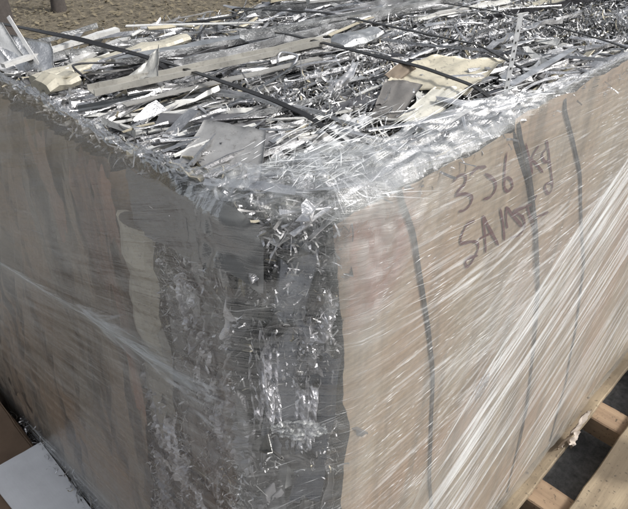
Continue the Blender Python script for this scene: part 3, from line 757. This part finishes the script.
# ---- stretch film
s_arr = np.concatenate([np.linspace(-1.12, -.30, 170)[:-1], np.linspace(-.30, C0+.35, 300)[:-1], np.linspace(C0+.35, XE-.02, 220)])
NV, NF = 260, 34
vv = np.concatenate([np.linspace(0, 1, NV), np.linspace(1, 2, NF)[1:]])
S, V = np.meshgrid(s_arr, vv, indexing='ij')
zb = np.where(S < 0, .10-.32*np.clip(-S/1.1, 0, 1)**.9-.04, .02+.01*vn(S*9, S*0, 88)+.012*ss(.7, 1.3, S))
zr = np.minimum(V, 1); Z = zb+(1.004-zb)*zr
ff = np.clip(V-1, 0, 1)                               # how far over the top
# flow coordinates: streaks run along u
slopeA = np.where(S < 0, .22, np.where(S < C0+.05, -.25, -.09))
psiA = Z-(np.where(S < 0, .22*S, np.where(S < C0+.05, -.25*S, -.25*(C0+.05)-.09*(S-C0-.05))))
Xr = S-C0+.115
fold = .43+.50*Xr                                     # upper edge of the diagonal layer
fold = np.interp(Xr, [.0, .12, .25, .30, .434, .589, .813, 1.2, 1.6], [.30, .36, .47, .55, .65, .755, .835, .95, .99])
below = ss(-.004, .004, fold-Z)*ss(.10, .16, Xr)
psiB = Z-.62*Xr
wr = (fbm(S*4, psiA*70, 2, 4)-.5)*.0035*1.2+(fbm(S*6, psiA*24, 9, 3)-.5)*.006
wrB = (fbm(Xr*5, psiB*60, 12, 4)-.5)*.004+(fbm(Xr*3, psiB*14, 19, 3)-.5)*.007
cr = (fbm(S*40, Z*40, 25, 4)-.5)
cornerc = ss(-.16, -.02, S)*ss(C0+.30, C0, S)*ss(.80, .98, Z)
crump = cr*.014*cornerc+.016*np.abs(vn(S*55+Z*20, Z*50-S*20, 4)-.5)*cornerc
off = .0205+wr*(1-below)+wrB*below+crump*.5
P, NN = surf(S, Z, off)
# fold over the top
wid = np.interp(S, [-1.1, -.35, -.12, 0, C0, C0+.1, C0+.28, C0+.40, 1.6], [.010, .010, .022, .07, .10, .07, .030, .010, .010])
wid = wid*(.75+.5*vn(S*17, S*0, 6))
inw = ff*wid
for ax in (0, 1):
    P[..., ax] -= NN[..., ax]*(inw)
rough_top = (fbm(S*30, ff*3+S*9, 31, 4)-.5)*.007*np.clip(ff*3, 0, 1)+.006*(1-np.abs(2*vn(S*50+ff*5, ff*6-S*16, 14)-1))**2*np.clip(ff*3, 0, 1)
P[..., 2] += np.where(V > 1, .010*np.sin(np.clip(ff*4, 0, 1)*np.pi/2)+rough_top+.006*(wid/.1)*ff, 0)
# colour = milkiness, streak strength
milk = np.zeros_like(S); stk = np.ones_like(S)
left = ss(.02, -.06, S)
milk = .02+.05*left+.16*left*ss(.5,.7,fbm(S*4,psiA*9,81,3))
right = ss(C0-.03, C0+.03, S)
milk = milk+.04*right*(1-below)*(1-.8*np.exp(-((Xr-.39)/.11)**4-((Z-.89)/.07)**4))+.11*ss(.48,.7,fbm(S*7, Z*4, 44, 3))*right
edge = np.exp(-np.abs(fold-.008-Z)/.012)*ss(.14, .25, Xr)*right
milk = milk+.12*below*right+.25*edge*(.4+.6*vn(Xr*8, psiB*30, 3))
mid = np.exp(-((Xr-.42)/.10)**2-((Z-.73)/.08)**2)*right
milk = milk+.20*mid
vedge = np.exp(-np.abs(S-C0-.01)/.018)*ss(.35, .6, Z)
milk = milk+.12*vedge*(.3+.9*vn(S*20, psiA*60, 8))
milk = milk+cornerc*.15*(fbm(S*34, Z*34, 51, 4) > .52)
# rope-like fold on the left face: rises towards the corner
yl_ = .10+(-S)/1.1*(yend(Z)-.10)
ropez = np.interp(yl_, [0, .078, .177, .325, .536, .797, 1.3], [.825, .808, .777, .749, .699, .637, .50])
rope = np.exp(-np.abs(ropez-Z)/(.0035+.010*ss(.5, .2, yl_)))*ss(-.05, -.12, S)
veil = ss(0, .004, ropez+.0-Z)*np.exp(-(ropez-Z)/.06)*(S < 0)
veil2 = ss(0, .004, Z-ropez)*np.exp(-(Z-ropez)/.05)*ss(-.5, -.2, -np.abs(S+.3))*(S < 0)
milk = milk+.70*rope*(.5+.7*vn(S*12, psiA*160, 5))+.30*veil*(.4+.8*vn(S*4,psiA*60,6))+.10*veil2
topm = np.clip(ff*2, 0, 1)*(V > 1)
stk = (.28*left+.50*right)*(1-.65*np.exp(-((Xr-.39)/.11)**4-((Z-.89)/.07)**4))+.30*(1-left)*(1-right)
stk = stk*np.where(V > 1, .9, 1)
cw = ss(-.20, -.02, S)*ss(C0+.42, C0+.25, S)
milk = np.where(V > 1, milk*.4+.02+.12*cw*fbm(S*26+ff, ff*3+S*11, 61, 4)**1.3, milk)
milk = milk*(.75+.5*fbm(S*3, Z*3, 71, 3))
milk = milk*(1-.55*ss(-.30, -.24, S)*ss(C0, C0-.02, S)*(V < 1)*(1-np.clip(rope, 0, 1)))
milk = milk+.09*ss(.015, 0, np.abs(S-C0-.035+.02*vn(Z*9, Z*0, 6)))*(.3+.9*vn(S*40, Z*22, 9))*(V < 1)
A = np.stack([np.clip(milk, 0, 1), np.clip(stk, 0, 1), milk*0, milk*0+1], -1)
psi = psiA*(1-below)+(psiB+3)*below
U = S+ff*.02
psi = psi+np.where(V > 1, ff*wid, 0)
UV = np.stack([U, psi], -1)
film = grid_obj('stretch_film', P, FILM, uv=UV, attr=A); under(film)
film['label'] = 'clear stretch film with milky drawn streaks around the bale'

# white drawn creases in the film: thin milky ridges, highlights painted white, direction follows the pull
mb = MB()
def crease(s0, z0, slope, L, w, al, off0=.0222, curve=0):
    n_ = max(3, int(L/.015)); t = np.linspace(0, 1, n_); ln = L/math.hypot(1, slope)
    s = s0+t*ln; z = z0+t*ln*slope+curve*(t*t-t)*L+.0012*(vn(t*4+s0*90, t*0+z0*50, 2)-.5)
    if z.max() > 1.0 or z.min() < .02: return
    ww = w*np.sin(np.pi*np.clip(t, .04, .96))**.6
    a, nn = surf(s, z, off0); c = a.copy(); b = a.copy(); a[:, 2] += ww/2; b[:, 2] -= ww/2
    c[:, :2] += nn*(ww*.35)[:, None]
    vs = list(a)+list(c)+list(b); fs = []
    for i in range(n_-1): fs += [(i, i+1, n_+i+1, n_+i), (n_+i, n_+i+1, 2*n_+i+1, 2*n_+i)]
    mb.add(vs, fs, (al, al, al)); fa = np.sin(np.pi*np.clip(t, .02, .98))**.9*(.45+.75*vn(t*9+s0*40, t*0+z0*60, 5))*al
    fa3 = np.concatenate([fa*.7, fa, fa*.7]); mb.c[-3*n_:] = [(float(q), float(q), float(q), 1) for q in np.clip(fa3, 0, 1)]
def foldz(x): return float(np.interp(x, [.0, .12, .25, .30, .434, .589, .813, 1.2, 1.6], [.30, .36, .47, .55, .65, .755, .835, .95, .99]))
for i in range(3400):
    x = rng.uniform(.10, 1.3); z = rng.uniform(.05, .99); s = x-.115+C0
    if z > foldz(x):
        sl = rng.normal(-.09, .035); L = rng.exponential(.03)+.006; w_ = rng.uniform(.0003, .0009); al = rng.uniform(.1, .65)
        if x < .18: sl = rng.normal(-.2, .06); L = rng.exponential(.02)+.008
        if vn(x*9, z*9, 91) < .30: continue
        if rng.random() < .08: w_ = rng.uniform(.002, .005); al = rng.uniform(.08, .25); L += .05
    else:
        b = np.interp(x, [.1, .3, .6, 1.0], [.30, .60, .60, .85])
        if rng.random() < .50 or vn(x*14, (z-.6*x)*26, 93) < .36: continue
        sl = rng.normal(b, .07); L = rng.exponential(.08)+.015; w_ = rng.uniform(.0004, .0014); al = rng.uniform(.15, .85)
        if rng.random() < .22: w_ = rng.uniform(.003, .008); L = rng.uniform(.10, .32); al = rng.uniform(.10, .32)
        if x > .4 and rng.random() < .3: L += .15
        if z+L*sl > foldz(x+L)+.01 and rng.random() < .8: continue
    crease(s, z, sl, L, w_, al)
for i in range(150):     # wide pleats of the diagonal layer
    x = rng.uniform(.16, 1.0); f_ = foldz(x); z = f_-abs(rng.normal(0, .16))-.005
    if z < .08: continue
    crease(x-.115+C0, z, float(np.interp(x, [.1, .3, .6, 1.0], [.30, .52, .58, .80]))+rng.normal(0, .05), rng.uniform(.08, .30), rng.uniform(.002, .008), rng.uniform(.16, .55), .0226)
for i in range(90):      # broad soft bands round the crossing of the two layers
    x = rng.normal(.36, .10); z = rng.uniform(.58, .84)
    if x > .14: crease(x-.115+C0, z, rng.normal(.42 if z < .75 else .15, .12), rng.uniform(.05, .2), rng.uniform(.002, .008), rng.uniform(.08, .25))
for i in range(140):     # soft bands of the level layer
    x = rng.uniform(.12, .8); z = rng.uniform(.6, .97)
    if z > foldz(x)+.02 and not (.26 < x < .50 and z > .83): crease(x-.115+C0, z, rng.normal(-.07, .04), rng.uniform(.03, .14), rng.uniform(.0015, .006), rng.uniform(.10, .32))
for i in range(46):      # the gathered upper edge of the diagonal layer
    x = rng.uniform(.28, .75); sl = (foldz(x+.1)-foldz(x))/.1
    crease(x-.115+C0, foldz(x)-rng.exponential(.012), sl+rng.normal(0, .03), rng.uniform(.08, .3), rng.uniform(.0006, .0022), rng.uniform(.25, .8))
for i in range(240):     # corner: short dense bright creases
    z = rng.uniform(.35, .99); s = rng.uniform(C0-.03, C0+.06)
    crease(s, z, rng.normal(-.20, .08), rng.uniform(.006, .025), rng.uniform(.0003, .0008), rng.uniform(.1, .55))
for i in range(2100):    # short crisp glints of stretched film, painted as white strips, grouped
    x = rng.uniform(.12, .95); z = rng.uniform(.5, .985)
    if z < foldz(x) or vn(x*16, z*22, 97) < .42: continue
    if .27 < x < .50 and z > .82 and rng.random() < .5: continue
    crease(x-.115+C0, z, rng.normal(-.06, .05), rng.exponential(.012)+.006, rng.uniform(.0004, .0012), rng.uniform(.4, 1))
for i in range(420):     # left face, faint
    s = rng.uniform(-.9, -.02); z = rng.uniform(.1, .97)
    crease(s, z, rng.normal(.22, .05), rng.exponential(.05)+.01, rng.uniform(.0003, .0009), rng.uniform(.10, .40))
for i in range(520):     # film drawn across the exposed corner
    s = rng.uniform(-.28, C0-.01); z = rng.uniform(.35, .93)
    if vn(s*12, z*16, 98) < .35+.3*(z > .8): continue
    crease(s, z, rng.normal(.36-.5*max(0, s), .07), rng.exponential(.022)+.008, rng.uniform(.0003, .0009), rng.uniform(.12, .55))
for i in range(16):
    z = rng.uniform(.45, .75); crease(rng.uniform(-.2, 0), z, rng.normal(.34, .1), rng.uniform(.03, .09), rng.uniform(.003, .009), rng.uniform(.06, .18))
for i in range(110):      # rope on the left face
    y = rng.uniform(.24, 1.0); z = float(np.interp(y, [0, .078, .177, .325, .536, .797, 1.3], [.825, .808, .777, .749, .699, .637, .50]))
    s = float(sL(y, z)); crease(s, z+rng.normal(0, .002+.012*max(0, .35-y)), .20+rng.normal(0, .03), rng.uniform(.05, .16), rng.uniform(.0006, .0026), rng.uniform(.15, .6))
for i in range(130):
    y = rng.uniform(.13, .44); z = .775-.16*(y-.177)+rng.normal(0, .004+.09*max(0, .36-y)); crease(float(sL(y, z)), z, .16+rng.normal(0, .12), min(rng.uniform(.03, .12), (y-.06)*.9), rng.uniform(.002, .008), rng.uniform(.10, .36))
for i in range(120):     # lower left bundle of drawn film
    y = rng.uniform(.40, .85); z = .38-.32*y/.8+rng.uniform(-.03, .07)
    crease(float(sL(y, .3)), z, .30+rng.normal(0, .05), rng.uniform(.06, .22), rng.uniform(.0005, .0028), rng.uniform(.12, .5))
o = under(mb.build('film_creases', CREASE)); o['kind'] = 'stuff'; mbt = MB()

# stretched film over the near rim: streaks drawn from the corner along the rim
for i in range(430):
    if i < 170: x = .09+abs(rng.normal(0, .13)); y = .045+rng.uniform(.01, .115)*(1 if x < .3 else .5); a = rng.normal(.10, .16); L = rng.exponential(.020)+.008
    else: x = rng.uniform(.06, .16); y = rng.uniform(.05, .17); a = rng.uniform(-1.2, 1.5); L = rng.exponential(.012)+.004; x = rng.normal(.115, .022); y = rng.normal(.085, .022)
    if x > .46: continue
    n_ = 8; t = np.linspace(0, 1, n_); wv = rng.uniform(.0002, .0009)*np.sin(np.pi*np.clip(t, .05, .95))
    px_ = x+t*L*math.cos(a); py_ = y+t*L*math.sin(a); pz_ = TOP+.014+.010*float(fbm(x*20, y*20, 77, 2))+rng.uniform(-.004, .005)+t*L*rng.normal(0, .05)
    pz_ = pz_-.02*ss(.06, .04, py_)
    A1 = np.stack([px_-wv*math.sin(a), py_+wv*math.cos(a), pz_], 1); A2 = np.stack([px_+wv*math.sin(a), py_-wv*math.cos(a), pz_], 1); A3 = (A1+A2)/2; A3[:, 2] += wv*.8
    al = rng.uniform(.12, .75); fs = []
    for q in range(n_-1): fs += [(q, q+1, n_+q+1, n_+q), (n_+q, n_+q+1, 2*n_+q+1, 2*n_+q)]
    mbt.add(list(A1)+list(A3)+list(A2), fs, (al, al, al))
o = under(mbt.build('film_streaks', CREASE)); o['kind'] = 'stuff'
# crumpled film bunched over the front corner and the near rim
mb = MB()
def crumple(c, ax, bx, amp, seed, nu=70, nv=54, al=(.05, .6), n=(0, 0, 1)):
    c, ax, bx, n = [np.array(q, float) for q in (c, ax, bx, n)]
    u, v = np.meshgrid(np.linspace(-1, 1, nu), np.linspace(-1, 1, nv), indexing='ij')
    h = 0
    for q, (fr_, am_) in enumerate(((2.6, .55), (6, .35), (13, .2))):
        th_ = q*1.1+seed; uu = u*math.cos(th_)-v*math.sin(th_); v2 = u*math.sin(th_)+v*math.cos(th_)
        h = h+am_*(1-np.abs(2*vn(uu*fr_*1.6+seed, v2*fr_*.7+seed, seed+q)-1))**1.6
    r = np.sqrt(u*u+v*v)+.35*(vn(u*3+9, v*3, seed+5)-.5)
    P = c+u[..., None]*ax+v[..., None]*bx+n*((amp*(h-.6)-amp*.6*np.clip(r-.6, 0, 2))[..., None])
    idx = np.arange(nu*nv).reshape(nu, nv)
    f = [(idx[i, j], idx[i+1, j], idx[i+1, j+1], idx[i, j+1]) for i in range(nu-1) for j in range(nv-1) if r[i, j] < 1]
    b = len(mb.v); mb.v.extend(map(tuple, P.reshape(-1, 3))); mb.f.extend([tuple(int(x)+b for x in q) for q in f]); mb.m.extend([0]*len(f))
    a = np.clip(al[0]+(al[1]-al[0])*np.clip((h-.52)*2.2, 0, 1)**1.5, 0, 1).reshape(-1)  # whiter on the ridges: highlights painted into the bunched film
    mb.c.extend([(float(q)*.45, .15, 0, 1) for q in a])
crumple((.14, .085, 1.006), (.065, -.03, 0), (.02, .045, 0), .016, 3, 110, 80, (.10, 1.2))
crumple((.075, .115, .995), (.03, -.05, -.002), (.02, .03, 0), .014, 5, 110, 80, (.10, 1.1))
crumple((.20, .075, 1.004), (.06, -.004, 0), (.01, .03, 0), .008, 7, 110, 60, (.02, .5))
crumple((.098, .052, .975), (.022, -.012, -.005), (.006, 0, .035), .010, 9, 40, 50, (.05, .7), (-.6, -.7, 0))
crumple((.39, .020, .60), (.018, 0, .004), (-.002, 0, .022), .006, 13, 36, 36, (.1, .8), (0, -1, 0))
crumple((.055, .045, .775), (.022, -.02, -.004), (.002, 0, .012), .009, 17, 60, 44, (.35, 1.6), (-.7, -.7, 0))
under(mb.build('crumpled_film', FILM, smooth=True))

# ------------------------------------------------------------------ loose things round the bale
def flat_thing(name, pts, z, th, m, label, cat, amp=.0, nsub=24):
    A_, B_, C_, D_ = [np.array([*q, z], float) for q in pts]
    u, v = np.meshgrid(np.linspace(0, 1, nsub), np.linspace(0, 1, nsub), indexing='ij')
    P = (A_*(1-u[..., None])+B_*u[..., None])*(1-v[..., None])+(D_*(1-u[..., None])+C_*u[..., None])*v[..., None]
    P[..., 2] += amp*(fbm(u*3, v*3, 7, 3)-.5)
    mb = MB(); idx = np.arange(nsub*nsub).reshape(nsub, nsub); Q = P.copy(); Q[..., 2] -= th
    f = [(idx[i, j], idx[i+1, j], idx[i+1, j+1], idx[i, j+1]) for i in range(nsub-1) for j in range(nsub-1)]
    k = nsub*nsub; f2 = [tuple(x+k for x in q[::-1]) for q in f]; e = nsub-1
    rim = [idx[i, 0] for i in range(nsub)]+[idx[e, j] for j in range(1, nsub)]+[idx[i, e] for i in range(e-1, -1, -1)]+[idx[0, j] for j in range(e-1, 0, -1)]
    f3 = [(rim[i], rim[(i+1) % len(rim)], rim[(i+1) % len(rim)]+k, rim[i]+k) for i in range(len(rim))]
    mb.add(list(P.reshape(-1, 3))+list(Q.reshape(-1, 3)), f+f2+f3); o = mb.build(name, m)
    tag(o, label, cat); return o
flat_thing('white_sheet', [(-.142, .842), (-.019, .836), (-.019, .42), (-.115, .42)], .110, .008, PAPER, 'white foam sheet lying on the brown carton beside the bottom left of the bale', 'sheet', .003)
cart = empty('brown_carton', (-.3, .8, GZ)); tag(cart, 'low rusty brown carton under the white sheet, left of the bale', 'carton')
def cbox(name, x0, x1, y0, y1, z0, z1):
    mb = MB(); box(mb, x0, x1, y0, y1, z0, z1, .004, .002); child_build(mb, name, RUST, cart)
cbox('carton_body', -.40, -.032, .33, 1.35, GZ, .092)
cbox('carton_flap', -.395, -.222, .335, 1.345, .0925, .0965); cbox('carton_flap', -.214, -.036, .335, 1.345, .0925, .0965)

# torn paper caught between bale and pallet on the right
mb = MB()
def scrap_sheet(c, a, b, n, amp, seed, th=.0008):
    c, a, b, n = [np.array(q, float) for q in (c, a, b, n)]
    k = 12; u, v = np.meshgrid(np.linspace(-1, 1, k), np.linspace(-1, 1, k), indexing='ij')
    w_ = 1+.5*(vn(u*2, u*0, seed)-.5)
    P = c+u[..., None]*a+(v*w_)[..., None]*b+n*(amp*(fbm(u*1.6+seed, v*1.6, seed, 3)-.5)*2)[..., None]
    idx = np.arange(k*k).reshape(k, k); f = [(idx[i, j], idx[i+1, j], idx[i+1, j+1], idx[i, j+1]) for i in range(k-1) for j in range(k-1)]
    Q = P-n*th
    mb.add(list(P.reshape(-1, 3))+list(Q.reshape(-1, 3)), f+[tuple(x+k*k for x in q[::-1]) for q in f])
scrap_sheet((.955, -.004, .062), (.016, -.006, .034), (.013, -.004, -.002), (.3, -1, 0), .010, 3)
scrap_sheet((.935, -.010, .018), (.010, -.004, -.022), (.018, 0, .004), (.2, -1, .2), .012, 6)
scrap_sheet((.910, .004, .022), (.026, -.002, .004), (.0, -.006, .012), (.2, -1, .6), .008, 8)
o = mb.build('torn_paper', m_simple('torn_paper', (.55, .48, .42), .8, 50, .3), smooth=True)
tag(o, 'crumpled scrap of torn pale cardboard wedged between the wrapped bale and pallet', 'torn paper')
mb = MB()
scrap_sheet((.60, .012, .022), (.020, -.004, .024), (.009, 0, -.004), (.2, -1, .1), .012, 9)
o = mb.build('film_tail', FILM, smooth=True); under(o); o['label'] = 'loose end of film at the foot of the right face'
bpy.context.view_layer.update()
